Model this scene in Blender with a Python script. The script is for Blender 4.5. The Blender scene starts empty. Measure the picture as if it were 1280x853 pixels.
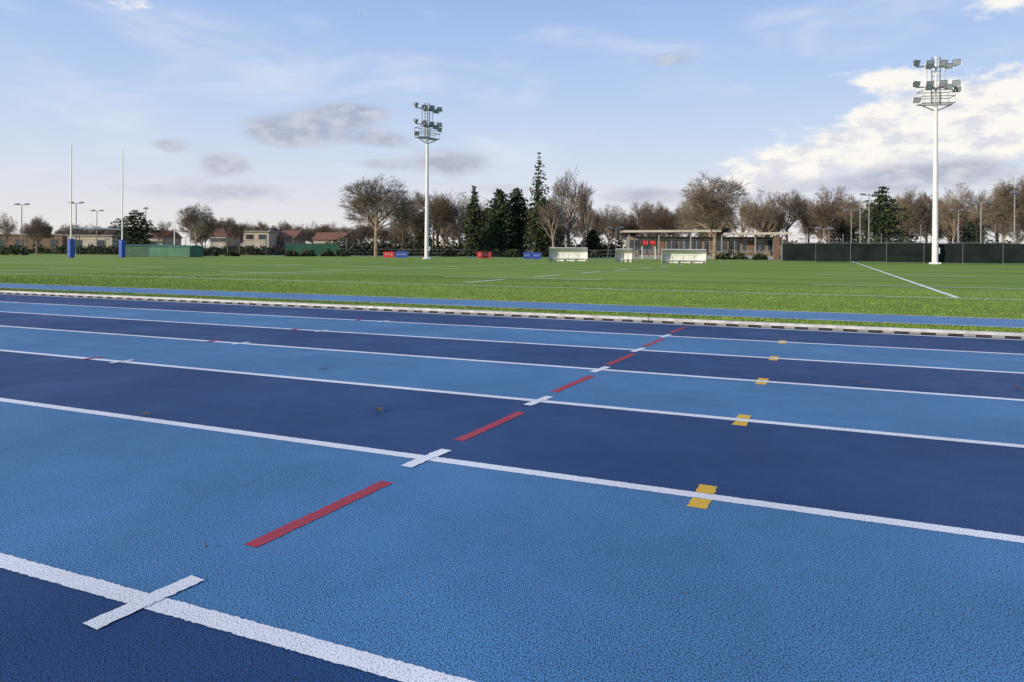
import bpy, math, random
import numpy as np
from mathutils import Vector, Matrix
random.seed(7); RNG=np.random.default_rng(7)
TH=math.radians(23.6); SN,CS=math.sin(TH),math.cos(TH)
def T(t,y,z=0.0):            # track frame (along, across) -> world
    return (t*CS+y*SN, -t*SN+y*CS, z)
SC=bpy.context.scene
COL=SC.collection

# ---------------------------------------------------------------- materials
def newmat(name):
    m=bpy.data.materials.new(name); m.use_nodes=True
    nt=m.node_tree; b=nt.nodes['Principled BSDF']; return m,nt,b
def mat(name,col,rough=0.7,var=0.25,scale=3.0,metal=0.0,bump=0.0,bscale=40,spec=0.3):
    m,nt,b=newmat(name)
    b.inputs['Roughness'].default_value=rough; b.inputs['Metallic'].default_value=metal
    b.inputs['Specular IOR Level'].default_value=spec
    tc=nt.nodes.new('ShaderNodeTexCoord')
    n=nt.nodes.new('ShaderNodeTexNoise'); n.inputs['Scale'].default_value=scale; n.inputs['Detail'].default_value=2
    nt.links.new(tc.outputs['Object'],n.inputs['Vector'])
    r=nt.nodes.new('ShaderNodeValToRGB')
    lo=[c*(1-var) for c in col]; hi=[min(1,c*(1+var)) for c in col]
    r.color_ramp.elements[0].position=0.3; r.color_ramp.elements[0].color=(*lo,1)
    r.color_ramp.elements[1].position=0.7; r.color_ramp.elements[1].color=(*hi,1)
    nt.links.new(n.outputs['Fac'],r.inputs['Fac']); nt.links.new(r.outputs['Color'],b.inputs['Base Color'])
    if bump>0:
        n2=nt.nodes.new('ShaderNodeTexNoise'); n2.inputs['Scale'].default_value=bscale; n2.inputs['Detail'].default_value=3
        nt.links.new(tc.outputs['Object'],n2.inputs['Vector'])
        bp=nt.nodes.new('ShaderNodeBump'); bp.inputs['Strength'].default_value=1; bp.inputs['Distance'].default_value=bump
        nt.links.new(n2.outputs['Fac'],bp.inputs['Height']); nt.links.new(bp.outputs['Normal'],b.inputs['Normal'])
    return m
def track_mat(name,col,worn=0.0,rough=0.62,grain=0.38,under=(0.03,0.10,0.25),bump=0.0012):
    """embossed granular rubber: voronoi pellets, fine colour grain, broad weathering"""
    m,nt,b=newmat(name); L=nt.links.new
    b.inputs['Roughness'].default_value=rough; b.inputs['Specular IOR Level'].default_value=0.28
    tc=nt.nodes.new('ShaderNodeTexCoord')
    mp=nt.nodes.new('ShaderNodeMapping'); mp.inputs['Rotation'].default_value=(0,0,TH+.5)
    mp.inputs['Scale'].default_value=(1,0.7,1)
    L(tc.outputs['Object'],mp.inputs['Vector'])
    v=nt.nodes.new('ShaderNodeTexVoronoi'); v.inputs['Scale'].default_value=205; v.inputs['Randomness'].default_value=0.8
    v.voronoi_dimensions='2D'
    L(mp.outputs['Vector'],v.inputs['Vector'])
    n=nt.nodes.new('ShaderNodeTexNoise'); n.noise_dimensions='2D'; n.inputs['Scale'].default_value=380; n.inputs['Detail'].default_value=1
    L(tc.outputs['Object'],n.inputs['Vector'])
    big=nt.nodes.new('ShaderNodeTexNoise'); big.noise_dimensions='2D'; big.inputs['Scale'].default_value=0.8; big.inputs['Detail'].default_value=8; big.inputs['Roughness'].default_value=0.72
    L(tc.outputs['Object'],big.inputs['Vector'])
    def mr(s,a,b_,c,d):
        x=nt.nodes.new('ShaderNodeMapRange'); L(s,x.inputs[0])
        for i,val in enumerate((a,b_,c,d)): x.inputs[i+1].default_value=val
        return x.outputs[0]
    def mul(a,b_):
        x=nt.nodes.new('ShaderNodeMath'); x.operation='MULTIPLY'; L(a,x.inputs[0]); L(b_,x.inputs[1]); return x.outputs[0]
    f=mul(mul(mr(v.outputs['Distance'],0.1,0.6,1.0+grain*.6,1-grain*1.5),mr(n.outputs['Fac'],0.3,0.7,1-grain,1+grain)),mr(big.outputs['Fac'],0.3,0.7,0.87,1.13))
    hs=nt.nodes.new('ShaderNodeVectorMath'); hs.operation='SCALE'; hs.inputs[0].default_value=col
    L(f,hs.inputs['Scale'])
    last=hs.outputs['Vector']
    if worn>0:
        fac=mr(v.outputs['Distance'],0.45,0.66,0,worn)
        mx=nt.nodes.new('ShaderNodeMix'); mx.data_type='RGBA'
        L(fac,mx.inputs[0]); L(last,mx.inputs[6]); mx.inputs[7].default_value=(*under,1); last=mx.outputs[2]
    L(last,b.inputs['Base Color'])
    L(mr(big.outputs['Fac'],0.3,0.7,rough+.10,rough-.10),b.inputs['Roughness'])
    bp=nt.nodes.new('ShaderNodeBump'); bp.inputs['Strength'].default_value=0.75; bp.inputs['Distance'].default_value=bump; bp.invert=True
    L(v.outputs['Distance'],bp.inputs['Height']); L(bp.outputs['Normal'],b.inputs['Normal'])
    return m
def turf_mat(name,ca,cb,fine=26,stripes=True):
    m,nt,b=newmat(name); L=nt.links.new
    b.inputs['Roughness'].default_value=0.85; b.inputs['Specular IOR Level'].default_value=0.12
    tc=nt.nodes.new('ShaderNodeTexCoord')
    n1=nt.nodes.new('ShaderNodeTexNoise'); n1.noise_dimensions='2D'; n1.inputs['Scale'].default_value=fine; n1.inputs['Detail'].default_value=3; n1.inputs['Roughness'].default_value=0.75
    n2=nt.nodes.new('ShaderNodeTexNoise'); n2.noise_dimensions='2D'; n2.inputs['Scale'].default_value=0.22; n2.inputs['Detail'].default_value=5; n2.inputs['Roughness'].default_value=0.65
    mp=nt.nodes.new('ShaderNodeMapping'); mp.inputs['Rotation'].default_value=(0,0,TH); L(tc.outputs['Object'],mp.inputs['Vector'])
    mp2=nt.nodes.new('ShaderNodeMapping'); mp2.inputs['Scale'].default_value=(0.25,1.6,1); L(mp.outputs['Vector'],mp2.inputs['Vector'])
    L(tc.outputs['Object'],n1.inputs['Vector']); L(mp2.outputs['Vector'],n2.inputs['Vector'])
    a=nt.nodes.new('ShaderNodeMath'); a.operation='MULTIPLY_ADD'; L(n1.outputs['Fac'],a.inputs[0]); a.inputs[1].default_value=0.75
    s=nt.nodes.new('ShaderNodeMath'); s.operation='MULTIPLY'; L(n2.outputs['Fac'],s.inputs[0]); s.inputs[1].default_value=0.9; L(s.outputs[0],a.inputs[2])
    last=a.outputs[0]
    if stripes:
        w=nt.nodes.new('ShaderNodeTexWave'); w.bands_direction='Y'; w.inputs['Scale'].default_value=0.075; w.inputs['Distortion'].default_value=0.3
        L(mp.outputs['Vector'],w.inputs['Vector'])
        a2=nt.nodes.new('ShaderNodeMath'); a2.operation='MULTIPLY_ADD'; L(w.outputs['Fac'],a2.inputs[0]); a2.inputs[1].default_value=0.08; L(last,a2.inputs[2]); last=a2.outputs[0]
    r=nt.nodes.new('ShaderNodeValToRGB'); r.color_ramp.elements[0].position=0.55; r.color_ramp.elements[0].color=(*ca,1)
    r.color_ramp.elements[1].position=1.0; r.color_ramp.elements[1].color=(*cb,1)
    L(last,r.inputs['Fac']); L(r.outputs['Color'],b.inputs['Base Color'])
    return m

M_light=track_mat('track_light_blue',(0.082,0.245,0.475))
M_dark=track_mat('track_dark_blue',(0.017,0.068,0.205))
M_white=track_mat('line_white',(0.84,0.84,0.86),worn=0.32,grain=0.07,bump=0.0008)
M_red=track_mat('mark_red',(0.46,0.032,0.038),worn=0.45,grain=0.20,bump=0.0008)
M_yel=track_mat('mark_yellow',(0.84,0.50,0.03),worn=0.25,grain=0.12,bump=0.0008)
M_run=track_mat('runway_blue',(0.13,0.30,0.54))
M_turf=turf_mat('artificial_turf',(0.085,0.148,0.016),(0.225,0.318,0.050))
M_ground=turf_mat('grass_ground',(0.05,0.085,0.018),(0.16,0.21,0.06),fine=8,stripes=False)
M_tline=mat('turf_line',(0.80,0.82,0.74),0.8,0.12,30)
M_galv=mat('galvanised_steel',(0.62,0.63,0.65),0.5,0.08,2,0.0)
M_lampb=mat('lamp_body',(0.16,0.17,0.19),0.5,0.2,6,0.3)
M_glass=mat('lamp_glass',(0.28,0.33,0.40),0.12,0.1,2,0.0,spec=0.8)
M_wpaint=mat('white_paint',(0.80,0.80,0.78),0.5,0.06,3)
M_plast=mat('dugout_shell',(0.66,0.67,0.66),0.4,0.10,1.5)
M_alu=mat('kerb_aluminium',(0.44,0.44,0.45),0.5,0.22,9)
M_black=mat('gap_shade_casing_black',(0.035,0.036,0.04),0.7,0.3,8)  # black for the shade painted in kerb openings, and for the scoreboard casing
M_conc=mat('concrete',(0.24,0.24,0.24),0.85,0.2,6)
M_pad=mat('pad_blue',(0.03,0.09,0.36),0.5,0.15,4)
M_bark=mat('bark_brown',(0.115,0.087,0.065),0.9,0.35,1.5)
M_barkL=mat('bark_tan',(0.24,0.19,0.14),0.9,0.3,1.5)
M_twig=mat('twig_brown',(0.110,0.080,0.058),0.9,0.3,1.2)
M_twigR=mat('twig_grey',(0.170,0.135,0.100),0.9,0.3,1.2)
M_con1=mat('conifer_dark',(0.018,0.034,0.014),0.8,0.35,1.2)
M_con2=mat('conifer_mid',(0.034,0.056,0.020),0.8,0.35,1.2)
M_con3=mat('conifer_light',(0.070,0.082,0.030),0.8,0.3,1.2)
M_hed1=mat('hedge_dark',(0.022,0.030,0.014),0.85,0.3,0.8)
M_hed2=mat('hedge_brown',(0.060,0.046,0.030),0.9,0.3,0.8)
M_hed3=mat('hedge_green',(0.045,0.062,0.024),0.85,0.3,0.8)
M_tarp=mat('green_tarp',(0.020,0.080,0.050),0.55,0.2,1.5,bump=0.02,bscale=4)
M_tarpL=mat('green_tarp_light',(0.05,0.155,0.095),0.55,0.2,1.5)
M_mesh=mat('windscreen_mesh',(0.010,0.015,0.015),0.8,0.35,1.0,spec=.1)
M_cream=mat('cream_render',(0.38,0.34,0.27),0.8,0.1,0.8)
M_pwall=mat('pavilion_wall',(0.20,0.16,0.12),0.8,0.2,0.8)  # base colour darkened for the shade the pavilion walls stand in
M_roof=mat('roof_grey',(0.26,0.25,0.23),0.7,0.15,0.8)
M_roofw=mat('roof_edge_pale',(0.46,0.43,0.37),0.6,0.1,1)
M_win=mat('window_glass',(0.04,0.05,0.06),0.1,0.3,0.6,spec=0.7)
M_winl=mat('window_pale',(0.32,0.34,0.36),0.2,0.3,0.6,spec=0.6)
M_brick=mat('brick_brown',(0.16,0.10,0.07),0.85,0.2,1)
M_tile=mat('roof_tile',(0.20,0.095,0.06),0.85,0.2,1)
M_adr=mat('board_red',(0.42,0.04,0.05),0.5,0.1,2)
M_adb=mat('board_blue',(0.03,0.07,0.30),0.5,0.1,2)
M_leaf=mat('dead_leaf',(0.20,0.10,0.045),0.8,0.4,60)
M_leafd=mat('dead_leaf_dark',(0.10,0.065,0.045),0.8,0.4,60)
M_g1=mat('blade_green',(0.12,0.205,0.024),0.7,0.3,2)
M_g2=mat('blade_lime',(0.22,0.32,0.05),0.7,0.3,2)
M_g3=mat('blade_dark',(0.07,0.13,0.016),0.7,0.3,2)
m,nt,b=newmat('red_led'); b.inputs['Base Color'].default_value=(0.5,0.02,0.02,1); b.inputs['Emission Color'].default_value=(1,0.05,0.03,1); b.inputs['Emission Strength'].default_value=0.9; M_led=m

# ---------------------------------------------------------------- mesh builder
class MB:
    def __init__(s): s.v=[]; s.f=[]; s.m=[]
    def quad(s,a,b,c,d,m=0):
        i=len(s.v); s.v+=[a,b,c,d]; s.f.append((i,i+1,i+2,i+3)); s.m.append(m)
    def tri(s,a,b,c,m=0):
        i=len(s.v); s.v+=[a,b,c]; s.f.append((i,i+1,i+2)); s.m.append(m)
    def rect(s,t0,t1,y0,y1,z,m=0,rot=0.0):
        cx,cy=(t0+t1)/2,(y0+y1)/2; c,q=math.cos(rot),math.sin(rot)
        P=[(t0,y0),(t1,y0),(t1,y1),(t0,y1)]
        P=[(cx+(x-cx)*c-(y-cy)*q, cy+(x-cx)*q+(y-cy)*c) for x,y in P]
        s.quad(*[T(x,y,z) for x,y in P],m)
    def ragged(s,t0,t1,y0,y1,z,m=0,rot=0.0,n=26,j=0.0018):
        """painted strip whose long edges follow the rubber grain"""
        cx,cy=(t0+t1)/2,(y0+y1)/2; c,q=math.cos(rot),math.sin(rot)
        def X(x,y): return T(cx+(x-cx)*c-(y-cy)*q, cy+(x-cx)*q+(y-cy)*c,z)
        e0=[random.gauss(0,j) for _ in range(n+1)]; e1=[random.gauss(0,j) for _ in range(n+1)]
        for k in range(n):
            ya=y0+(y1-y0)*k/n; yb=y0+(y1-y0)*(k+1)/n
            s.quad(X(t0+e0[k],ya),X(t1+e1[k],ya),X(t1+e1[k+1],yb),X(t0+e0[k+1],yb),m)
    def cyl(s,p0,p1,r0,r1,n=6,m=0,cap=True):
        p0=Vector(p0);p1=Vector(p1); d=(p1-p0)
        if d.length<1e-6: return
        d.normalize(); a=Vector((0,0,1)) if abs(d.z)<0.9 else Vector((1,0,0))
        x=d.cross(a).normalized(); y=d.cross(x)
        i=len(s.v)
        for p,r in ((p0,r0),(p1,r1)):
            for k in range(n):
                an=2*math.pi*k/n; s.v.append(tuple(p+x*(r*math.cos(an))+y*(r*math.sin(an))))
        for k in range(n):
            s.f.append((i+k,i+(k+1)%n,i+n+(k+1)%n,i+n+k)); s.m.append(m)
        if cap:
            s.f.append(tuple(i+n+k for k in range(n))); s.m.append(m)
            s.f.append(tuple(i+k for k in reversed(range(n)))); s.m.append(m)
    def hexa(s,P,m=0):
        i=len(s.v); s.v+=[tuple(p) for p in P]
        for f in ((3,2,1,0),(4,5,6,7),(0,1,5,4),(1,2,6,5),(2,3,7,6),(3,0,4,7)):
            s.f.append(tuple(i+k for k in f)); s.m.append(m)
    def box(s,c,sz,rz=0.0,m=0):
        cx,cy,cz=c; hx,hy,hz=sz[0]/2,sz[1]/2,sz[2]/2; co,si=math.cos(rz),math.sin(rz)
        P=[]
        for z in (-hz,hz):
            for x,y in ((-hx,-hy),(hx,-hy),(hx,hy),(-hx,hy)):
                P.append((cx+x*co-y*si,cy+x*si+y*co,cz+z))
        s.hexa(P,m)
    def build(s,name,mats,parent=None,loc=None,smooth=False,rz=0,bevel=0):
        me=bpy.data.meshes.new(name); me.from_pydata([tuple(v) for v in s.v],[],s.f)
        for mm in mats: me.materials.append(mm)
        me.polygons.foreach_set('material_index',s.m)
        if smooth: me.polygons.foreach_set('use_smooth',[True]*len(s.f))
        me.update()
        o=bpy.data.objects.new(name,me); COL.objects.link(o)
        if loc: o.location=loc
        o.rotation_euler[2]=rz
        if parent: o.parent=parent
        if bevel:
            bv=o.modifiers.new('bev','BEVEL'); bv.width=bevel; bv.segments=2
        return o
def empty(name,loc=(0,0,0)):
    e=bpy.data.objects.new(name,None); COL.objects.link(e); e.location=loc; return e

# ---------------------------------------------------------------- ground
mb=MB(); R=3000; n=64; mb.v.append((0,0,-0.03))
for k in range(n): mb.v.append((R*math.cos(2*math.pi*k/n),R*math.sin(2*math.pi*k/n),-0.03))
for k in range(n): mb.f.append((0,1+k,1+(k+1)%n)); mb.m.append(0)
mb.build('ground',[M_ground])
mb=MB(); mb.rect(-135,75,8.86,95,0.0); mb.build('turf_pitch',[M_turf])
LY=[-1.17,0.05,1.265,2.61,3.877,5.10,6.26,7.43]
edges=[-3.6,-2.39]+LY+[8.74]
mb=MB(); idx=edges.index(1.265)
for i in range(len(edges)-1):
    mb.rect(-95,60,edges[i],edges[i+1],0.0,0 if (i-idx)%2==0 else 1)
mb.build('running_track',[M_light,M_dark])
mb=MB()
ZL,ZM,ZN=0.0015,0.003,0.0045
def long_line(y,w,z,m):
    mb.rect(-95,-6,y-w,y+w,z,m); mb.rect(6,60,y-w,y+w,z,m)
    n=1600; xs=np.linspace(-6,6,n+1); e0=RNG.normal(0,.0012,n+1); e1=RNG.normal(0,.0012,n+1); e0[0]=e0[-1]=e1[0]=e1[-1]=0
    i=len(mb.v)
    for k in range(n+1): mb.v.append(T(xs[k],y-w+e0[k],z)); mb.v.append(T(xs[k],y+w+e1[k],z))
    for k in range(n): mb.f.append((i+2*k,i+2*k+2,i+2*k+3,i+2*k+1)); mb.m.append(m)
for y in LY: long_line(y,0.030,ZL,0)
mb.rect(-95,60,8.64,8.70,ZL,0)
a=-math.radians(6)
cr=[1.265,2.61,3.877,5.10,6.26,7.43]
for y in cr:
    mb.ragged(-1.520-0.027,-1.520+0.027,y-0.142,y+0.142,ZM,0,a)
    mb.rect(-4.95-0.022,-4.95+0.022,y-0.09,y+0.10,ZM,0,a)
    mb.rect(-12.0-0.025,-12.0+0.025,y-0.09,y+0.09,ZM,0,a)
reds=[0.560,1.95,3.24,4.49,5.68,6.85,8.08]
for y in reds:
    mb.ragged(-1.515-0.026,-1.515+0.026,y-0.33,y+0.33,ZL,1,-math.radians(3),n=50)
for y in cr[2:]:
    mb.rect(-5.32,-5.275,y-0.07,y+0.09,ZN,1,a)
for y in [0.05,1.245]+cr[1:]:
    mb.ragged(-0.432,-0.366,y-0.13,y-0.028,ZL,2,-math.radians(2),n=10)
    mb.ragged(-0.432,-0.366,y+0.028,y+0.125,ZL,2,-math.radians(2),n=10)
mb.build('track_markings',[M_white,M_red,M_yel])
mb=MB()
t=-90
while t<55:
    L=4.0
    def tb(t0,t1,y0,y1,z0,z1,m):
        P=[T(t0,y0,z0),T(t1,y0,z0),T(t1,y1,z0),T(t0,y1,z0),T(t0,y0,z1),T(t1,y0,z1),T(t1,y1,z1),T(t0,y1,z1)]; mb.hexa(P,m)
    t1=t+L-0.008
    prof=[(8.775,0.026),(8.775,0.046),(8.787,0.058),(8.835,0.058),(8.847,0.046),(8.847,0.026)]
    for i in range(len(prof)):
        p,q=prof[i],prof[(i+1)%len(prof)]
        mb.quad(T(t,p[0],p[1]),T(t1,p[0],p[1]),T(t1,q[0],q[1]),T(t,q[0],q[1]),0)
    tb(t,t1,8.80,8.83,0.0,0.026,1)  # black backing strip, painted shade seen through the kerb openings
    x=t+0.05
    while x<t1-0.1:
        tb(x,x+0.11,8.782,8.80,0.0,0.026,2); x+=0.25
    t+=L
mb.build('track_kerb',[M_alu,M_black,M_conc])
mb=MB(); mb.rect(-110,60,9.98,11.30,0.006,0)
mb.rect(-110,60,9.98,10.03,0.011,1); mb.rect(-110,60,11.25,11.30,0.011,1)
mb.build('infield_runway',[M_run,M_white])
mb=MB(); mb.rect(-135,75,95,103,-0.01,0)
for k in range(7): mb.rect(-135,75,95+k*1.3,95.08+k*1.3,-0.004,1)
mb.build('far_running_track',[M_light,M_white])
mb=MB(); Z=0.006; w=0.07
mb.rect(-69,31,16.2-w*.8,16.2+w*.8,Z); mb.rect(-69,31,86.2-w,86.2+w,Z)
for x in (-69,-47,-19,2.3,31): mb.rect(x-w*.8,x+w*.8,16.26,86.1,Z+0.004)
for x in (-79,): mb.rect(x-w,x+w,16.26,86.1,Z+0.004)
for yy in (21.2,31.2,71.2,81.2):
    for x in (-64,-47,-29,-19,-9,2.3,12,26):
        mb.rect(x-2.7,x+2.7,yy-w,yy+w,Z+0.008)
mb.rect(0.5,26,21.2-w*.7,21.2+w*.7,Z+.002)
for x in (-29,-9):
    y=17.5
    while y<84:
        mb.rect(x-w,x+w,y,y+2.5,Z+0.004); y+=5
for x in(-63.5,-57):  mb.rect(x-w,x+w,31,71,Z+0.004)
mb.build('pitch_lines',[M_tline])
def blades(name,t0,t1,y0,y1,n,h,wd,fall=False):
    ts=RNG.uniform(t0,t1,n); ys=RNG.uniform(y0,y1,n) if not fall else y0+(y1-y0)*RNG.beta(1,1.8,n); hs=RNG.uniform(0.5,1.2,n)*h
    an=RNG.uniform(0,math.pi,n); lean=RNG.normal(0,0.5,(n,2))*h
    if fall:
        keep=abs(ys-16.2)>.06; ts,ys,hs,an,lean=ts[keep],ys[keep],hs[keep],an[keep],lean[keep]; n=len(ts)
    X=ts*CS+ys*SN; Y=-ts*SN+ys*CS
    V=np.zeros((n,3,3)); dx=np.cos(an)*wd; dy=np.sin(an)*wd
    V[:,0]=np.stack([X-dx,Y-dy,np.zeros(n)+0.0005],1); V[:,1]=np.stack([X+dx,Y+dy,np.zeros(n)+0.0005],1)
    V[:,2]=np.stack([X+lean[:,0],Y+lean[:,1],hs],1)
    me=bpy.data.meshes.new(name); me.vertices.add(3*n); me.vertices.foreach_set('co',V.ravel())
    me.loops.add(3*n); me.loops.foreach_set('vertex_index',np.arange(3*n))
    me.polygons.add(n); me.polygons.foreach_set('loop_start',np.arange(n)*3); me.polygons.foreach_set('loop_total',np.full(n,3))
    for mm in (M_g1,M_g2,M_g3): me.materials.append(mm)
    me.polygons.foreach_set('material_index',RNG.choice([0,1,2],n,p=[.45,.40,.15]).astype(np.int32)); me.update(); me.validate()
    o=bpy.data.objects.new(name,me); COL.objects.link(o)
blades('grass_verge',-22,9,8.86,9.97,60000,0.026,0.005)
blades('turf_grass',-24,10,11.31,21,110000,0.020,0.006,True)

# ---------------------------------------------------------------- dead leaves
def leaf(name,x,y,s,mt,rz):
    g=MB()
    out=[(-1,0),(-.7,.35),(-.2,.6),(.1,.35),(.45,.55),(.6,.2),(1,0),(.6,-.25),(.35,-.5),(0,-.3),(-.35,-.55),(-.75,-.3)]
    g.v.append((0,0,0.006*s/0.05))
    for (a_,b_) in out:
        g.v.append((a_*s,b_*s*0.9,0.004+abs(b_)*s*0.5*random.uniform(.3,1.2)+abs(a_)*s*0.18))
    n=len(out)
    for k in range(n): g.f.append((0,1+k,1+(k+1)%n)); g.m.append(0)
    g.cyl((-1*s,0,0.008),(-1.5*s,0.1*s,0.016),0.0015,0.001,5)
    return g.build(name,[mt],loc=(x,y,0.004),rz=rz)
for (u,d,s,mt) in [(-0.183,3.86,0.036,M_leafd),(-0.506,3.74,0.026,M_leaf),(0.005,6.7,0.024,M_leaf),(-0.42,2.08,0.007,M_leafd),
                   (0.487,4.75,0.016,M_leaf),(0.70,4.60,0.030,M_leafd),(-0.26,5.2,0.03,M_leafd),(0.53,7.9,0.03,M_leaf)]:
    leaf('fallen_leaf',u*d,d,s,mt,random.uniform(0,6))
g=MB()
for k in range(200):
    t_=random.uniform(-14,6); y_=random.uniform(0.9,8.6); s=random.uniform(0.002,0.005)
    p=T(t_,y_,0.003); an=random.uniform(0,6.3)
    g.tri((p[0],p[1],p[2]),(p[0]+s*math.cos(an)*2,p[1]+s*math.sin(an)*2,p[2]+.003),(p[0]-s*math.sin(an),p[1]+s*math.cos(an),p[2]+s*.5),random.choice([0,0,1]))
g.build('track_debris',[M_leafd,M_leaf])

# ---------------------------------------------------------------- floodlight masts
def lamp(g,c,yaw,s=0.42,tilt=-0.5):
    F=Vector((math.cos(yaw)*math.cos(tilt),math.sin(yaw)*math.cos(tilt),math.sin(tilt)))
    Rr=Vector((-math.sin(yaw),math.cos(yaw),0)); U=F.cross(Rr)*-1
    if U.z<0: U=-U
    c=Vector(c)
    def ring(off,w,h):
        o=c+F*off; return [o-Rr*w-U*h,o+Rr*w-U*h,o+Rr*w+U*h,o-Rr*w+U*h]
    a_=ring(-.55*s,.20*s,.22*s); b_=ring(.10*s,.58*s,.50*s); d_=ring(.20*s,.58*s,.50*s)
    g.hexa(a_+b_,1); g.hexa(b_+d_,1)
    e_=ring(.212*s,.50*s,.42*s); g.quad(*[tuple(p) for p in e_],2)
    g.cyl(c-Rr*.68*s,c-Rr*.68*s-Vector((0,0,.7*s)),.03,.03,4,0); g.cyl(c+Rr*.68*s,c+Rr*.68*s-Vector((0,0,.7*s)),.03,.03,4,0)
def mast(x,y,H,yaw,aw,scale=1.0):
    e=empty('floodlight_mast',(x,y,0))
    g=MB(); zc=H-4.0
    g.cyl((0,0,0),(0,0,0.04),0.45,0.45,16); g.cyl((0,0,0.04),(0,0,zc),0.24,0.14,16); g.cyl((0,0,zc),(0,0,H-.1),0.10,0.08,10)
    g.box((0.27,-0.02,1.1),(0.1,0.22,0.5))
    for k in range(8):
        an=k*math.pi/4; g.box((.36*math.cos(an),.36*math.sin(an),.09),(.16,.02,.10),an)
    g.build('pole',[M_galv],e,smooth=False)
    c,s=math.cos(yaw),math.sin(yaw)
    def L(a_,b_,z): return (a_*c-b_*s,a_*s+b_*c,z)
    g=MB()
    w,d=aw*0.5,0.55
    for zz in (zc,zc+.55,zc+1.05):
        P=[L(-w*.8,-d,zz),L(w*.8,-d,zz),L(w*.8,d,zz),L(-w*.8,d,zz)]
        for k in range(4): g.cyl(P[k],P[(k+1)%4],.03,.03,4)
    for a_ in np.linspace(-w*.8,w*.8,5):
        for b_ in (-d,d): g.cyl(L(a_,b_,zc),L(a_,b_,zc+1.05),.022,.022,4)
    for q in np.linspace(-w*.8,w*.8,16): g.cyl(L(q,-d,zc),L(q,d,zc),.02,.02,4)
    g.cyl(L(-w*.8,0,zc-.05),(0,0,zc-.6),.05,.05,5); g.cyl(L(w*.8,0,zc-.05),(0,0,zc-.6),.05,.05,5)
    for a_ in (-.32,.32): g.cyl(L(a_,0,zc),L(a_,0,H-.15),.04,.04,5)
    z=zc+.2
    while z<H-.2: g.cyl(L(-.32,0,z),L(.32,0,z),.02,.02,4); z+=.35
    rows=[H-0.75,H-2.45]
    for zz in rows:
        g.cyl(L(-w,0,zz-.15),L(w,0,zz-.15),.055,.055,6)
        g.cyl(L(-w*.6,.5,zz-.35),L(w*.6,.5,zz-.35),.04,.04,6)
        for a_ in (-w*.6,w*.6): g.cyl(L(a_,0,zz-.15),L(a_,.5,zz-.35),.03,.03,4)
    for a_ in (-w*.45,w*.45): g.cyl(L(a_,0,rows[1]-.15),L(a_,0,rows[0]-.15),.03,.03,4)
    g.build('head_frame',[M_lampb],e)
    g=MB(); f=yaw+math.pi/2
    for zz in rows:
        for i,a_ in enumerate(np.linspace(-w,w,4)):
            lamp(g,L(a_,0.05,zz+.12+random.uniform(-.05,.05)),f+(-.45+.3*i)+random.uniform(-.15,.15),.50*scale,-.45+random.uniform(-.15,.15))
        for i,a_ in enumerate((-w*.5,w*.5)):
            lamp(g,L(a_,.5,zz-.25),f+(-.3+.6*i),.46*scale,-.6)
    lamp(g,L(-w*1.0,0.1,zc+1.15),f,.46*scale,-.5); lamp(g,L(w*.98,.1,zc+.35),f,.46*scale,-.5)
    g.build('lamps',[M_galv,M_lampb,M_glass],e)
    return e
mast(34.75,59.4,17.15,math.radians(180-8),3.1)
mast(-9.2,78,17.0,math.radians(180+48),3.3)

def court_light(x,d,ztop,double=True):
    g=MB(); X=x*d
    g.cyl((0,0,0),(0,0,ztop-.1),.09,.06,8)
    w=.8 if double else .35
    g.cyl((-w,0,ztop-.15),(w,0,ztop-.15),.04,.04,5)
    for a_ in ((-w,w) if double else (0,)):
        g.hexa([(a_-.35,-.3,ztop-.18),(a_+.35,-.3,ztop-.18),(a_+.35,.3,ztop-.08),(a_-.35,.3,ztop-.08),
                (a_-.25,-.2,ztop+.0),(a_+.25,-.2,ztop+.0),(a_+.25,.2,ztop+.1),(a_-.25,.2,ztop+.1)],1)
        g.cyl((a_,0,ztop-.15),(a_,0,ztop-.06),.05,.05,5)
    g.box((0,0,.02),(.3,.3,.04)); g.build('court_light',[M_conc,M_lampb],loc=(X,d,0))
def zt(y,hor,d): return (hor-y)*d/904+.86
for (px,yt,d) in [(27,255,115),(95,253,115),(121,263,135),(182,260,120),(1086,243,95),(1075,252,100),(1064,262,110),(1198,262,105),(1226,252,92),(1268,240,85),(770,284,115),(1030,285,95)]:
    court_light((px-640)/904,d,zt(yt,311+7*px/1280,d),px not in(182,1268))

# ---------------------------------------------------------------- rugby posts
def rugby():
    e=empty('rugby_goal_posts',T(-69,51.2,0)); e.rotation_euler[2]=-TH
    g=MB()
    for y in (-2.85,2.85):
        g.cyl((0,y,0),(0,y,4),.07,.065,10); g.cyl((0,y,4),(0,y,11.4),.065,.055,10)
    g.cyl((0,-2.85,3.0),(0,2.85,3.0),.06,.06,10); g.build('frame',[M_wpaint],e)
    g=MB()
    for y in (-2.85,2.85): g.box((0,y,.95),(.50,.50,1.9))
    g.build('post_pads',[M_pad],e,bevel=.08)
rugby()
g=MB(); g.cyl((0,0,0),(0,0,5.9),.07,.045,8); g.cyl((0,0,5.9),(0,0,5.98),.08,.05,8); g.box((0,0,.05),(.35,.35,.1)); g.build('flagpole',[M_wpaint],loc=((218-640)/904*98,98,0))

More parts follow.
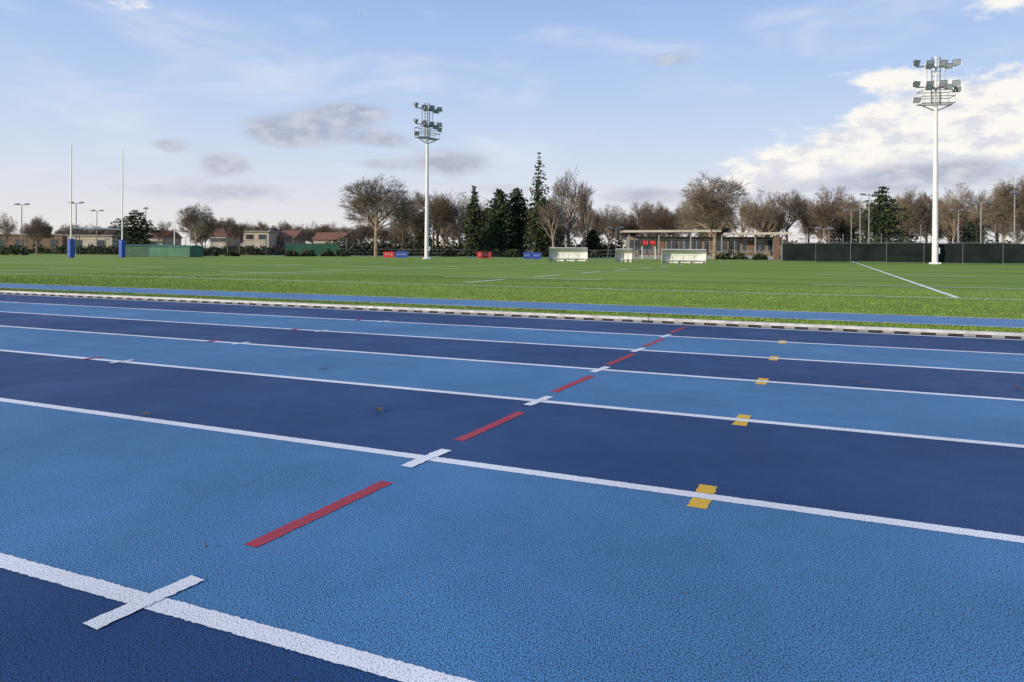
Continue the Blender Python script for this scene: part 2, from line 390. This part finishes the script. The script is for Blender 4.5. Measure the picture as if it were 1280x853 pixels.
# ---------------------------------------------------------------- dugouts
def dugout(x,y,w,h,rz):
    e=empty('dugout',(x,y,0)); e.rotation_euler[2]=rz
    g=MB(); D=h*0.55
    prof=[(D*.5,0.04),(D*.5,h*.55),(D*.38,h*.82),(D*.12,h*.97),(-D*.25,h),(-D*.5,h*.96)]
    for i in range(len(prof)-1):
        (y0,z0),(y1,z1)=prof[i],prof[i+1]
        g.hexa([(-w/2,y0,z0),(w/2,y0,z0),(w/2,y0+.03,z0+.01),(-w/2,y0+.03,z0+.01),(-w/2,y1,z1),(w/2,y1,z1),(w/2,y1+.03,z1+.02),(-w/2,y1+.03,z1+.02)],0)
    for sx in (-w/2,w/2):
        c0=len(g.v)
        for (yy,zz) in prof: g.v.append((sx,yy,zz))
        g.v.append((sx,-D*.18,0.04)); g.f.append(tuple(range(c0,c0+len(prof)+1))); g.m.append(0)
    g.build('shell',[M_plast],e)
    g=MB()
    for sx in (-w/2,w/2):
        g.cyl((sx,-D*.18,0),(sx,-D*.5,h*.96),.02,.02,6); g.cyl((sx,-D*.18,.02),(sx,D*.5,.02),.02,.02,6); g.cyl((sx,D*.52,0),(sx,D*.52,h*.6),.02,.02,6)
    g.cyl((-w/2,-D*.5,h*.96),(w/2,-D*.5,h*.96),.02,.02,6)
    for q in np.linspace(-w/2,w/2,5)[1:-1]: g.cyl((q,D*.485,.04),(q,D*.485,h*.55),.010,.010,5)
    g.build('frame',[M_lampb],e)
    g=MB(); g.box((0,D*.28,h*.24),(w*.94,D*.28,.04))
    for q in np.linspace(-w*.42,w*.42,4): g.box((q,D*.28,h*.12),(.04,D*.22,h*.23))
    g.build('bench',[M_plast],e)
for (x0,x1,yb,yt) in [(687,735,327.3,310),(770,791,328.5,311.5),(829,883,330,312)]:
    xc=(x0+x1)/2; hor=311+7*xc/1280; d=777/(yb-hor); w=(x1-x0)/904*d; h=(yb-yt)/904*d
    dugout((xc-640)/904*d,d+.3,w,h,-0.12)

def board(px0,px1,y0,y1,d,mats,word):
    g=MB(); w=(px1-px0)/904*d; h=(y1-y0)/904*d
    g.box((0,0,.08+h/2),(w,.05,h),0,0)
    for a_ in (-w*.4,w*.4): g.box((a_,.08,.05+h*.4),(.05,.08,h*.8+.1),0,2)
    k=word; xs=np.linspace(-w*.38,w*.38,k+1)
    for i in range(k):
        bw=(xs[1]-xs[0])*.6; x=xs[i]+bw*.7; hh=h*.26
        g.box((x,-.03,.08+h*.55),(bw*.2,.012,hh),0,1)
        g.box((x+bw*.38,-.03,.08+h*.55+(hh*.4 if i%2 else -hh*.4)),(bw*.4,.012,hh*.2),0,1)
    g.build('advertising_board',mats,loc=((((px0+px1)/2)-640)/904*d,d,0))
board(479,493,315.5,323,82,[M_adr,M_plast,M_galv],3)
board(494,510,315,323,82,[M_adb,M_plast,M_galv],4)
board(596,614,316,324,82,[M_adr,M_plast,M_galv],5)
board(654,664,317,325.5,76,[M_adb,M_plast,M_galv],3)
board(665,677,317,325.5,75,[M_adb,M_plast,M_galv],4)

def matcover(xc,d,w,dep,h,mt,rz):
    g=MB(); n=int(w/.35)
    for i in range(n):
        a0=-w/2+w*i/n; a1=a0+w/n*.94
        g.hexa([(a0,-dep/2,0.02),(a1,-dep/2,0.02),(a1,dep/2,0.02),(a0,dep/2,0.02),(a0,-dep/2,h*.86),(a1,-dep/2,h*.86),(a1,dep/2,h*.86),(a0,dep/2,h*.86)],0)
    g.hexa([(-w/2-.1,-dep/2-.1,h*.86),(w/2+.1,-dep/2-.1,h*.86),(w/2+.1,dep/2+.1,h*.86),(-w/2-.1,dep/2+.1,h*.86),
            (-w/2-.05,-dep*.1,h),(w/2+.05,-dep*.1,h),(w/2+.05,dep*.1,h),(-w/2-.05,dep*.1,h)],0)
    g.build('vault_mat_cover',[mt],loc=(xc,d,0),rz=rz)
matcover((175-640)/904*84,85,3.8,3,1.45,M_tarp,-.1)
matcover((221-640)/904*84,84,4.9,3,1.38,M_tarpL,-.1)

def fence(p0,p1,h,name,mesh,post=2.5):
    g=MB(); a_=Vector((*p0,0)); b_=Vector((*p1,0)); L=(b_-a_).length; n=max(1,int(L/post)); dv=(b_-a_)/n
    nr=dv.cross(Vector((0,0,1))).normalized()
    for i in range(n+1):
        q=a_+dv*i; g.cyl(q,q+Vector((0,0,h+.06)),.035,.035,6,0)
        g.cyl(q+nr*.07,q+nr*.07+Vector((0,0,h)),.012,.012,4,0)
    for i in range(n):
        q=a_+dv*i+nr*.05; r=q+dv
        sag=random.uniform(0,.05)
        m0=q+dv*.5-nr*.015
        z0=.10+random.uniform(0,.05)
        g.quad((q.x,q.y,z0),(m0.x,m0.y,z0),(m0.x,m0.y,h-sag),(q.x,q.y,h),1)
        g.quad((m0.x,m0.y,z0),(r.x,r.y,z0),(r.x,r.y,h),(m0.x,m0.y,h-sag),1)
    g.cyl(a_+Vector((0,0,h+.03)),b_+Vector((0,0,h+.03)),.025,.025,5,0)
    g.build(name,[M_lampb,mesh])
fence((24.3,65),(42,57),1.72,'windscreen_fence',M_mesh)
fence((42,57),(62,50),1.72,'windscreen_fence',M_mesh)
g=MB()
for i in range(60):
    p=T(-105+3*i,106,0); q=T(-102+3*i,106,0)
    g.cyl(p,(p[0],p[1],1.1),.03,.03,5); g.cyl((p[0],p[1],1.1),(q[0],q[1],1.1),.03,.03,5); g.cyl((p[0],p[1],.55),(q[0],q[1],.55),.02,.02,5)
g.build('perimeter_rail',[M_lampb])
def netfence(p0,p1,h,name,mt):
    g=MB(); a_=Vector((*p0,0)); b_=Vector((*p1,0)); L=(b_-a_).length; n=int(L/4); dv=(b_-a_)/n
    for i in range(n+1): q=a_+dv*i; g.cyl(q,q+Vector((0,0,h)),.06,.05,6)
    for k in range(int(h/.4)+1):
        g.cyl(a_+Vector((0,0,k*.4)),b_+Vector((0,0,k*.4)),.008,.008,3,cap=False)
    m=int(L/.5)
    for i in range(m): q=a_+(b_-a_)*i/m; g.cyl(q,q+Vector((0,0,h)),.007,.007,3,cap=False)
    g.build(name,[mt])
netfence((52,92),(75,84),4.6,'court_fence',M_lampb)
netfence((30,98),(52,92),3.4,'court_fence',M_lampb)
fence((-35,112),(-27,113),1.9,'court_screen',M_tarp)
netfence((-92,118),(-62,118),3.2,'court_fence',M_tarp)
netfence((-62,118),(-27,118),3.0,'court_fence',M_lampb)

# ---------------------------------------------------------------- buildings
def pavilion():
    e=empty('sports_pavilion',(25.3,97,0)); e.rotation_euler[2]=-0.10
    g=MB()
    g.box((0,0,1.45),(19.5,6,2.9),0,0)
    g.box((0,-3.3,.25),(21,1.8,.5),0,1); g.box((0,-4.6,.12),(21,.9,.24),0,1)
    g.build('walls',[M_pwall,M_conc],e)
    g=MB()
    def roof(x0,x1,z0,z1,yf,yb):
        g.hexa([(x0,yf,z0),(x1,yf,z1),(x1,yb,z1+.2),(x0,yb,z0+.2),(x0,yf,z0+.24),(x1,yf,z1+.24),(x1,yb,z1+.44),(x0,yb,z0+.44)],0)
        g.hexa([(x0-.03,yf-.06,z0+.02),(x1+.03,yf-.06,z1+.02),(x1+.03,yf-.003,z1+.02),(x0-.03,yf-.003,z0+.02),(x0-.03,yf-.06,z0+.30),(x1+.03,yf-.06,z1+.30),(x1+.03,yf-.003,z1+.30),(x0-.03,yf-.003,z0+.30)],1)
    roof(-10.6,1.7,3.35,3.45,-5.2,3.6); roof(2.0,10.3,3.05,3.15,-5.6,3.6)
    g.build('roof',[M_roof,M_roofw],e)
    g=MB()
    for x in np.linspace(-9.0,8.6,12):
        g.box((x,-3.03,1.75),(1.25,.05,1.5),0,0)
        g.box((x,-3.07,1.0),(1.35,.05,.07),0,2); g.box((x,-3.07,2.53),(1.35,.05,.07),0,2); g.box((x,-3.075,1.75),(.06,.04,1.45),0,2)
    for x in (-5.6,1.0,5.9): g.box((x,-3.05,1.35),(.9,.07,2.1),0,3)
    g.build('windows',[M_win,M_winl,M_winl,M_brick],e)
    g=MB()
    for x in (-9.8,-6,-2,1.85,6,9.3): g.cyl((x,-5.0,.1),(x,-5.0,3.1),.09,.09,8,0)
    g.box((8.6,-4.9,1.5),(.7,.6,3.0),0,1)
    for k in range(16): g.cyl((-10+k*1.33,-4.3,.24),(-10+k*1.33,-4.3,1.2),.025,.025,5,0)
    g.cyl((-10,-4.3,1.2),(10,-4.3,1.2),.03,.03,5,0)
    g.build('columns',[M_conc,M_brick],e)
pavilion()
def scoreboard():
    g=MB(); g.box((0,0,2.0),(1.9,.18,.75),0,0)
    for a_ in (-.8,.8): g.cyl((a_,.05,0),(a_,.05,1.8),.06,.06,6,2)
    for x in (-.62,-.28,.28,.62):
        for dx,dz,w,h in ((0,.2,.2,.05),(0,0,.2,.05),(0,-.2,.2,.05),(-.1,.1,.05,.2),(.1,.1,.05,.2),(.1,-.1,.05,.2)):
            g.box((x+dx,-.1,2.0+dz),(w,.02,h),0,1)
    g.build('scoreboard',[M_black,M_led,M_galv],loc=((811-640)/904*88,88,0))
scoreboard()
def house(name,x0,x1,ytop,d,wall,rf,rows=1,gable=False,depth=8):
    hor=311+7*((x0+x1)/2)/1280; X0=(x0-640)/904*d; X1=(x1-640)/904*d; h=(hor-ytop)*d/904+.86; w=X1-X0
    e=empty(name,((X0+X1)/2,d+depth/2,0)); g=MB(); g.box((0,0,h/2),(w,depth,h)); g.build('walls',[wall],e)
    g=MB()
    if gable:
        g.hexa([(-w/2-.3,-depth/2-.4,h),(w/2+.3,-depth/2-.4,h),(w/2+.3,depth/2+.4,h),(-w/2-.3,depth/2+.4,h),(-w/2-.3,-.05,h+1.6),(w/2+.3,-.05,h+1.6),(w/2+.3,.05,h+1.6),(-w/2-.3,.05,h+1.6)])
    else: g.box((0,0,h+.12),(w+.6,depth+.6,.24))
    g.build('roof',[rf],e)
    g=MB(); n=max(2,int(w/3.2))
    for r in range(rows):
        zc=h*(r+.55)/rows
        for i in range(n):
            x=-w/2+w*(i+.5)/n; g.box((x,-depth/2-.02,zc),(1.5,.06,h/rows*.42),0,0); g.box((x,-depth/2-.05,zc-h/rows*.23),(1.7,.08,.08),0,1)
    g.box((-w/2+w*.5/n+1.6,-depth/2-.03,1.05),(.95,.08,2.1),0,1)
    g.build('windows',[M_win,M_roofw],e)
house('sports_hall',-30,78,294,150,M_brick,M_roof,1)
house('warehouse',84,140,295,148,M_cream,M_roof,1)
house('house',186,204,297,146,M_cream,M_tile,1,True)
house('house',262,282,295,150,M_cream,M_tile,2,True)
house('apartment_building',304,336,290,145,M_cream,M_roof,2)
house('house',347,368,297,150,M_pwall,M_tile,1,True)
house('clubhouse',392,428,300,146,M_cream,M_tile,1,True)

# ---------------------------------------------------------------- trees
def nrm(v): return v/np.linalg.norm(v)
def bare_mesh(name,seed,H=12.0,zb=.24,rx=.46,ch=(9,7,6,5,3),r0=0.34,up=0.06,spread=.85,mats=None,twigr=0.018):
    """trunk + limbs filling an ovoid crown envelope"""
    rg=np.random.default_rng(seed); g=MB(); cz=(zb+1.0)/2*H; rz=(1.0-zb)/2*H; RX=rx*H
    lob=rg.uniform(0,6.3,4)
    def env(p):
        an=math.atan2(p[1],p[0]); k=1+.13*math.sin(2*an+lob[0])+.11*math.sin(5*an+lob[1]+p[2])+.09*math.sin(p[2]*2.1+lob[2]+3*an)
        return math.sqrt((p[0]**2+p[1]**2)/(RX*k)**2+((p[2]-cz)/(rz*k))**2)
    def br(p,d,L,r,lev):
        ns=4 if lev==0 else (3 if lev<3 else 2); nodes=[(p,d)]
        rr=r; endr=max(r*.5,twigr*.6)
        for i in range(ns):
            d=nrm(d+rg.normal(0,.06+.05*min(lev,3),3)+np.array([0,0,up]))
            q=p+d*L/ns
            if lev>0 and env(q)>1.0+rg.uniform(-.08,.12) and q[2]>zb*H*.8:
                q=p+d*L/ns*.35; stop=True
            else: stop=False
            r2=r+(endr-r)*(i+1)/ns
            g.cyl(p,q,rr,r2,8 if lev==0 else (5 if lev<2 else 3),0 if lev<3 else 1,cap=False)
            p=q; rr=r2; nodes.append((p,d))
            if stop: break
        if lev>=len(ch): return
        n2=len(nodes)-1
        if lev>1 and stop and n2==1: k=1
        else: k=ch[lev]
        for j in range(k):
            f=1.0 if j==0 else rg.uniform(.30,1.0)
            if lev==0 and j: f=rg.uniform(.42,1.0)
            x=f*n2; i=min(int(x),n2-1); a_=nodes[i][0]; b_=nodes[i+1][0]; pos=a_+(b_-a_)*(x-i); dd=nodes[i+1][1]
            rad=pos*np.array([1,1,0])
            per=nrm(np.cross(dd,rg.normal(0,1,3)))
            if lev>0: per=nrm(per+ .5*rad/(RX+.1))
            an=rg.uniform(.45,1.1)*spread+.1 if j else rg.uniform(.05,.3)
            nd=nrm(dd*math.cos(an)+per*math.sin(an))
            if nd[2]<-.1: nd[2]*=.3
            l0=H*.36 if lev==0 else L*rg.uniform(.50,.74)
            if lev==0: l0*=rg.uniform(.75,1.2)
            br(pos,nrm(nd),l0,max(r*(1-.5*f)*rg.uniform(.45,.68),twigr),lev+1)
    br(np.zeros(3),np.array([0,0,1.]),H*.55,r0,0)
    hz=max(v[2] for v in g.v); s=H/hz
    g.v=[(v[0]*s,v[1]*s,v[2]*s) for v in g.v]
    me=bpy.data.meshes.new(name); me.from_pydata(g.v,[],g.f)
    for mm in mats: me.materials.append(mm)
    me.polygons.foreach_set('material_index',g.m); me.update(); return me
BM=[bare_mesh('bare_a',11,rx=.46,zb=.16,ch=(11,7,6,6,4),mats=[M_barkL,M_twigR],twigr=.018),
    bare_mesh('bare_b',12,rx=.40,mats=[M_bark,M_twig]),
    bare_mesh('bare_c',13,rx=.42,zb=.3,mats=[M_barkL,M_twigR]),
    bare_mesh('bare_d',14,rx=.26,zb=.2,spread=.6,up=.12,mats=[M_barkL,M_twigR],ch=(9,6,5,4,3)),
    bare_mesh('bare_e',15,rx=.50,zb=.25,mats=[M_bark,M_twig])]
POP=bare_mesh('poplar',21,rx=.10,zb=.08,spread=.35,up=.3,mats=[M_barkL,M_twigR],ch=(16,6,5,3),r0=.25)
HC={}
def put(me,name,px,ytop,d,wpx=None,parent=None,rz=None):
    hor=311+7*px/1280; h=(hor-ytop)*d/904+.86
    o=bpy.data.objects.new(name,me); COL.objects.link(o); o.location=((px-640)/904*d,d,-.03)
    if me.name not in HC:
        xs=[abs(v.co.x) for v in me.vertices]; HC[me.name]=(max(v.co.z for v in me.vertices),float(np.percentile(xs,98)))
    sz=h/HC[me.name][0]; sx=sz if wpx is None else (wpx/904*d/2)/HC[me.name][1]
    o.scale=(sx,sx,sz); o.rotation_euler[2]=random.uniform(0,6.28) if rz is None else rz
    if parent: o.parent=parent
    return o
for (k,px,yt,d,w) in [(0,470,213,105,86),(3,556,234,130,44),(2,575,236,136,52),(1,520,236,134,58),(4,543,240,130,56),(1,505,244,128,44),(3,712,206,118,50),(2,700,232,125,40),
    (2,760,252,118,38),(1,803,248,118,42),(4,840,258,130,44),(0,893,211,92,86),(2,950,232,118,54),(4,985,236,120,56),(1,1036,228,115,58),(3,925,243,130,40),
    (2,1066,238,125,44),(0,1132,232,118,56),(4,1158,238,125,50),(2,1193,224,110,52),(1,1222,234,118,54),(0,1254,219,102,66),(4,1290,214,102,70),(1,1010,246,125,40),
    (0,245,250,112,44),(4,285,270,118,34),(0,46,267,112,34),(2,8,263,118,26),(1,205,274,125,28),(2,860,250,128,40)]:
    put(BM[k],'bare_tree',px,yt,d,w)
put(POP,'poplar_tree',731,224,116,17); put(POP,'poplar_tree',548,238,140,14)
e=empty('distant_tree_row')
for i in range(38):
    px=random.uniform(820,1330); put(random.choice(BM),'tree',px,random.uniform(242,264),random.uniform(150,185),random.uniform(34,56),e)
for i in range(26):
    px=random.uniform(490,830); put(random.choice(BM),'tree',px,random.uniform(250,274),random.uniform(150,190),random.uniform(28,46),e)
for i in range(34):
    px=250+i*8+random.uniform(-4,4); px=px if px<500 else 500; put(random.choice([BM[0],BM[4],BM[2]]),'tree',px,random.uniform(272,284),random.uniform(160,185),random.uniform(20,32),e)
for i in range(20):
    px=random.uniform(-60,300); put(random.choice(BM),'tree',px,random.uniform(276,290),random.uniform(170,240),random.uniform(20,34),e)

def card(g,c,s,m,rg):
    a_=nrm(rg.normal(0,1,3)); b_=nrm(np.cross(a_,rg.normal(0,1,3)))
    a_=a_*s*rg.uniform(.6,1.3); b_=b_*s*rg.uniform(.4,.9)
    g.quad(tuple(c-a_),tuple(c-b_*.8),tuple(c+a_*.9),tuple(c+b_),m)
def conifer_mesh(name,seed,H,Rb,z0,power=1.0,droop=.25,step=.45,nb=9,csize=.2,dens=5,prof=None):
    rg=np.random.default_rng(seed); g=MB(); g.cyl((0,0,0),(0,0,H*.93),H*.016,.03,7,3)
    z=z0; ph=rg.uniform(0,6,3)
    while z<H:
        q=(z-z0)/(H-z0)
        rad=Rb*((1-q)**power) if prof is None else Rb*float(np.interp(q,[p[0] for p in prof],[p[1] for p in prof]))
        n=max(3,int(nb*(.4+rad/Rb)))
        a0=rg.uniform(0,6.3)
        for k in range(n):
            an=a0+k*6.283/n+rg.normal(0,.2); rl=rad*rg.uniform(.55,1.15)*(1+.15*math.sin(2*an+ph[0]+z*.6)+.1*math.sin(z*1.7+ph[1]+an))
            tip=np.array([math.cos(an)*rl,math.sin(an)*rl,z+rg.normal(0,step*.3)-droop*rl])
            base=np.array([0,0,z+rl*.1]); g.cyl(base,tip,.035,.012,3,3,cap=False)
            m=max(2,int(rl*dens)); sh=rg.random()
            for j in range(m):
                f=rg.uniform(.15,1.05); c=base+(tip-base)*f+rg.normal(0,.10+.12*rl*.5,3)*np.array([1,1,.5])
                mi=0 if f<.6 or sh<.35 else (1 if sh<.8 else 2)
                card(g,c,csize*rg.uniform(.7,1.4),mi,rg)
        z+=step*rg.uniform(.8,1.2)
    me=bpy.data.meshes.new(name); me.from_pydata([tuple(v) for v in g.v],[],g.f)
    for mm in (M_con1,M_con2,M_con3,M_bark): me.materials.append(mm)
    me.polygons.foreach_set('material_index',g.m); me.update(); return me
PB=[(0,.7),(.15,.95),(.4,1),(.65,.85),(.85,.55),(.96,.25),(1,.08)]
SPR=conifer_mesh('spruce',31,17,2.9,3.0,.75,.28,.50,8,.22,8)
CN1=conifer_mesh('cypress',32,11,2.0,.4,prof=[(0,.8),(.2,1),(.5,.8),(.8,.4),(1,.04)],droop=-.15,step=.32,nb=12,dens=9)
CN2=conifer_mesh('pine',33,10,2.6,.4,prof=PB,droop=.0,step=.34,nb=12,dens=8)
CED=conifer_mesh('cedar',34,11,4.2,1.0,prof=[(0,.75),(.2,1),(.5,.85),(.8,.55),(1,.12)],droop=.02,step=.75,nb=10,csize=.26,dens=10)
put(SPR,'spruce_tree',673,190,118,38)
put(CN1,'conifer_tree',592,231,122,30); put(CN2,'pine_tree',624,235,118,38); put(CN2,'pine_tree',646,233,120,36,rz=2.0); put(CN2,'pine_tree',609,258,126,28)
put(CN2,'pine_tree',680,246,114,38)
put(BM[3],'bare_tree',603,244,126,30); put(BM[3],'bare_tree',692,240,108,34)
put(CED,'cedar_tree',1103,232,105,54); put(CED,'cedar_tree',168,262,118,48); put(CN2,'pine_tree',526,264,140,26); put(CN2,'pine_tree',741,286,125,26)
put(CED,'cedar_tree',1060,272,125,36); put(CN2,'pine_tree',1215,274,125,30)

def shrub_mass(name,segs,seed,mats,csize=.35):
    rg=np.random.default_rng(seed); g=MB()
    for (cx,cy,rx,ry,h,n) in segs:
        for i in range(n):
            v=nrm(rg.normal(0,1,3)); v[2]=abs(v[2]); rr=rg.uniform(.55,1.08)
            c=np.array([cx+v[0]*rx*rr,cy+v[1]*ry*rr,v[2]*h*rr*.95]); k=rg.random()
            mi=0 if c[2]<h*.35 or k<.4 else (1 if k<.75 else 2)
            card(g,c,csize*rg.uniform(.5,1.2),mi,rg)
        for i in range(5):
            an=rg.uniform(0,6.3); g.cyl((cx,cy,0),(cx+math.cos(an)*rx*.6,cy+math.sin(an)*ry*.6,h*.9),.05,.015,4,0,cap=False)
    g.build(name,mats)
segs=[]
for i in range(130):
    px=random.uniform(425,1330); d=random.uniform(126,142); s=random.uniform(1.6,3.8); segs.append(((px-640)/904*d,d,s*1.3,s*.8,s,170))
shrub_mass('hedge',segs,41,[M_hed1,M_hed2,M_hed3],.40)
segs=[]
for i in range(90):
    px=random.uniform(-60,430); d=random.uniform(122,140); s=random.uniform(.9,1.8); segs.append(((px-640)/904*d,d,s*1.5,s*.8,s,110))
shrub_mass('hedge',segs,42,[M_hed2,M_hed1,M_hed3])
for (px,d,s) in [(18,100,1.5),(262,100,1.1),(290,98,.9),(385,102,1.0),(410,104,1.0),(428,103,1.1),(365,100,.9),(560,112,1.3),(620,112,1.2),(640,108,1.2),(745,106,1.0),(860,88,.8),(905,90,.9),(925,90,.8),(950,86,.8)]:
    shrub_mass('shrub',[((px-640)/904*d,d,s*1.1,s,s,260)],int(px),[M_hed1,M_hed3,M_con3],.22)

g=MB(); g.cyl((-8,0,0),(7,0,0),.9,.9,8); g.cyl((7,0,0),(10,0,0),.9,.1,8); g.cyl((-8,0,0),(-12,0,.6),.9,.2,8)
g.hexa([(-1,-10,.1),(1,-10,.1),(3,0,.0),(-1,0,0),(-1,-10,.3),(0.5,-10,.3),(3,0,.4),(-1,0,.4)]); g.hexa([(-1,0,0),(3,0,0),(1,10,.1),(-1,10,.1),(-1,0,.4),(3,0,.4),(.5,10,.3),(-1,10,.3)])
g.hexa([(-11.5,-.1,.6),(-8.5,-.1,.6),(-8.5,.1,.6),(-11.5,.1,.6),(-12.5,-.1,4),(-11,-.1,4),(-11,.1,4),(-12.5,.1,4)])
o=g.build('airplane',[M_wpaint],loc=(-0.21*2600,2600,.328*2600)); o.rotation_euler=(0,.35,math.pi)

# ---------------------------------------------------------------- sky + sun
EL=math.radians(17); SD=Vector((-.84,-.54,0)).normalized()
SROT=math.atan2(SD.x,SD.y)
wd=bpy.data.worlds.new('World'); SC.world=wd; wd.use_nodes=True; nt=wd.node_tree; nd=nt.nodes; nd.clear(); LK=nt.links.new
out=nd.new('ShaderNodeOutputWorld'); bg=nd.new('ShaderNodeBackground'); LK(bg.outputs[0],out.inputs[0]); bg.inputs[1].default_value=.10
sky=nd.new('ShaderNodeTexSky'); sky.sky_type='NISHITA'; sky.sun_disc=False; sky.sun_elevation=EL; sky.sun_rotation=SROT%(2*math.pi)
tc=nd.new('ShaderNodeTexCoord'); sp=nd.new('ShaderNodeSeparateXYZ'); LK(tc.outputs['Generated'],sp.inputs[0])
def MM(op,*a):
    n=nd.new('ShaderNodeMath'); n.operation=op
    for i,x in enumerate(a):
        if isinstance(x,(int,float)): n.inputs[i].default_value=x
        else: LK(x,n.inputs[i])
    return n.outputs[0]
az=MM('MULTIPLY',MM('ARCTAN2',sp.outputs[0],sp.outputs[1]),57.2958)
el=MM('MULTIPLY',MM('ARCSINE',sp.outputs[2]),57.2958)
cxy=nd.new('ShaderNodeCombineXYZ'); LK(az,cxy.inputs[0]); LK(el,cxy.inputs[1])
def mapr(s,a,b,c,d,sm=True):
    n=nd.new('ShaderNodeMapRange'); n.interpolation_type='SMOOTHSTEP' if sm else 'LINEAR'; LK(s,n.inputs[0])
    for i,v in enumerate((a,b,c,d)): n.inputs[i+1].default_value=v
    return n.outputs[0]
def noise(sc,zs,off,det=8,rough=.6,dist=0.0):
    mp=nd.new('ShaderNodeMapping'); mp.inputs['Scale'].default_value=(sc,sc,sc*zs); mp.inputs['Location'].default_value=(off,off*.7,off*.3)
    LK(tc.outputs['Generated'],mp.inputs[0]); n=nd.new('ShaderNodeTexNoise'); n.inputs['Scale'].default_value=1; n.inputs['Detail'].default_value=det
    n.inputs['Roughness'].default_value=rough; n.inputs['Distortion'].default_value=dist; LK(mp.outputs[0],n.inputs['Vector']); return n.outputs['Fac']
def blobs(L):
    t=None
    for (a,e_,sa,se,amp) in L:
        v1=nd.new('ShaderNodeVectorMath'); v1.operation='MULTIPLY_ADD'; LK(cxy.outputs[0],v1.inputs[0]); v1.inputs[1].default_value=(1/sa,1/se,0); v1.inputs[2].default_value=(-a/sa,-e_/se,0)
        v2=nd.new('ShaderNodeVectorMath'); v2.operation='DOT_PRODUCT'; LK(v1.outputs[0],v2.inputs[0]); LK(v1.outputs[0],v2.inputs[1])
        v=MM('MULTIPLY',MM('POWER',.36788,v2.outputs['Value']),amp); t=v if t is None else MM('ADD',t,v)
    return t
ramp=nd.new('ShaderNodeValToRGB'); cr_=ramp.color_ramp
stops=[(0,(.90,.85,.81)),(.04,(.79,.80,.87)),(.09,(.62,.73,.92)),(.14,(.49,.64,.92)),(.21,(.36,.53,.88)),(.4,(.21,.35,.68)),(1,(.13,.25,.55))]
cr_.elements[0].position=0; cr_.elements[0].color=(*stops[0][1],1); cr_.elements[1].position=1; cr_.elements[1].color=(*stops[-1][1],1)
for p,c in stops[1:-1]: e_=cr_.elements.new(p); e_.color=(*c,1)
LK(MM('DIVIDE',el,90.0),ramp.inputs[0])
def scale(c,k):
    n=nd.new('ShaderNodeVectorMath'); n.operation='SCALE'; n.inputs['Scale'].default_value=k
    if isinstance(c,tuple): n.inputs[0].default_value=c
    else: LK(c,n.inputs[0])
    return n.outputs[0]
def mix(f,a,b):
    n=nd.new('ShaderNodeMix'); n.data_type='RGBA'
    if isinstance(f,float): n.inputs[0].default_value=f
    else: LK(f,n.inputs[0])
    LK(a,n.inputs[6]); LK(b,n.inputs[7]); return n.outputs[2]
col=mix(.90,sky.outputs[0],scale(ramp.outputs[0],10.0))
nz=noise(9,2.6,3.1,6); nz2=noise(26,2.2,1.7,6); nf=noise(5,3.0,8.3,5,.55,.4)
veil=mapr(nf,.45,.78,0,.5); col=mix(veil,col,scale((.82,.85,.93),10.0))
nn=MM('ADD',MM('MULTIPLY',MM('SUBTRACT',nz,.5),1.5),MM('MULTIPLY',MM('SUBTRACT',nz2,.5),1.1))
wb=blobs([(33.5,8.8,6.5,3.4,1.15),(27.5,8.0,5,2.1,1.05),(21.5,6.6,4,1.4,.95),(27.5,12.0,2.2,.9,.9),(35,16.4,4,1.3,.8),(-29,16.8,4,.9,.55),(17,5,5,1.0,.6),(70,14,20,6,1),(-100,16,25,6,.9)])
wm=mapr(MM('ADD',wb,nn),.34,.80,0,.96)
wcol=mix(mapr(MM('ADD',nz2,MM('MULTIPLY',el,.012)),.47,.68,0,1),scale((.73,.74,.81),10.0),scale((1.0,.96,.90),10.0)); col=mix(wm,col,wcol)
gb=blobs([(-15.2,9.5,4.4,1.3,1.15),(-18,8.6,2.6,.9,.85),(-12.0,10.7,3.0,.9,.9),(-25.4,7.4,1.4,.6,1.1),(-21.7,6.3,1.9,.8,1.2),(-4.5,6.9,4.0,1.2,1.15),(-11,6.7,2.2,.6,.95),(-10.0,8.6,2.6,.8,.95),
   (12.5,14.8,3,.9,.7),(-22,4.2,11,1.0,.75),(31.8,5.7,7,1.1,.95),(24,4.8,6,.9,.85),(11,4.4,5,.8,.75),(0,5.0,6,.6,.6)])
gm=mapr(MM('ADD',gb,nn),.32,1.0,0,.78); gcol=mix(mapr(nz2,.35,.65,0,1),scale((.38,.41,.52),10.0),scale((.60,.61,.70),10.0)); col=mix(gm,col,gcol)
LK(col,bg.inputs[0])
sl=bpy.data.lights.new('sun','SUN'); sl.energy=5.0; sl.angle=math.radians(.5); sl.color=(1,.87,.68)
so=bpy.data.objects.new('sun',sl); COL.objects.link(so)
dirv=Vector((SD.x*math.cos(EL),SD.y*math.cos(EL),math.sin(EL))); so.rotation_euler=dirv.to_track_quat('Z','Y').to_euler()

cam=bpy.data.cameras.new('camera'); co=bpy.data.objects.new('camera',cam); COL.objects.link(co)
co.location=(0,0,.86); co.rotation_euler=(math.radians(90),math.radians(-.3),0)
cam.sensor_width=36; cam.lens=904/1280*36; cam.shift_y=-.0875; cam.clip_start=.05; cam.clip_end=8000
SC.camera=co
SC.view_settings.view_transform='Standard'; SC.view_settings.look='None'; SC.view_settings.exposure=0
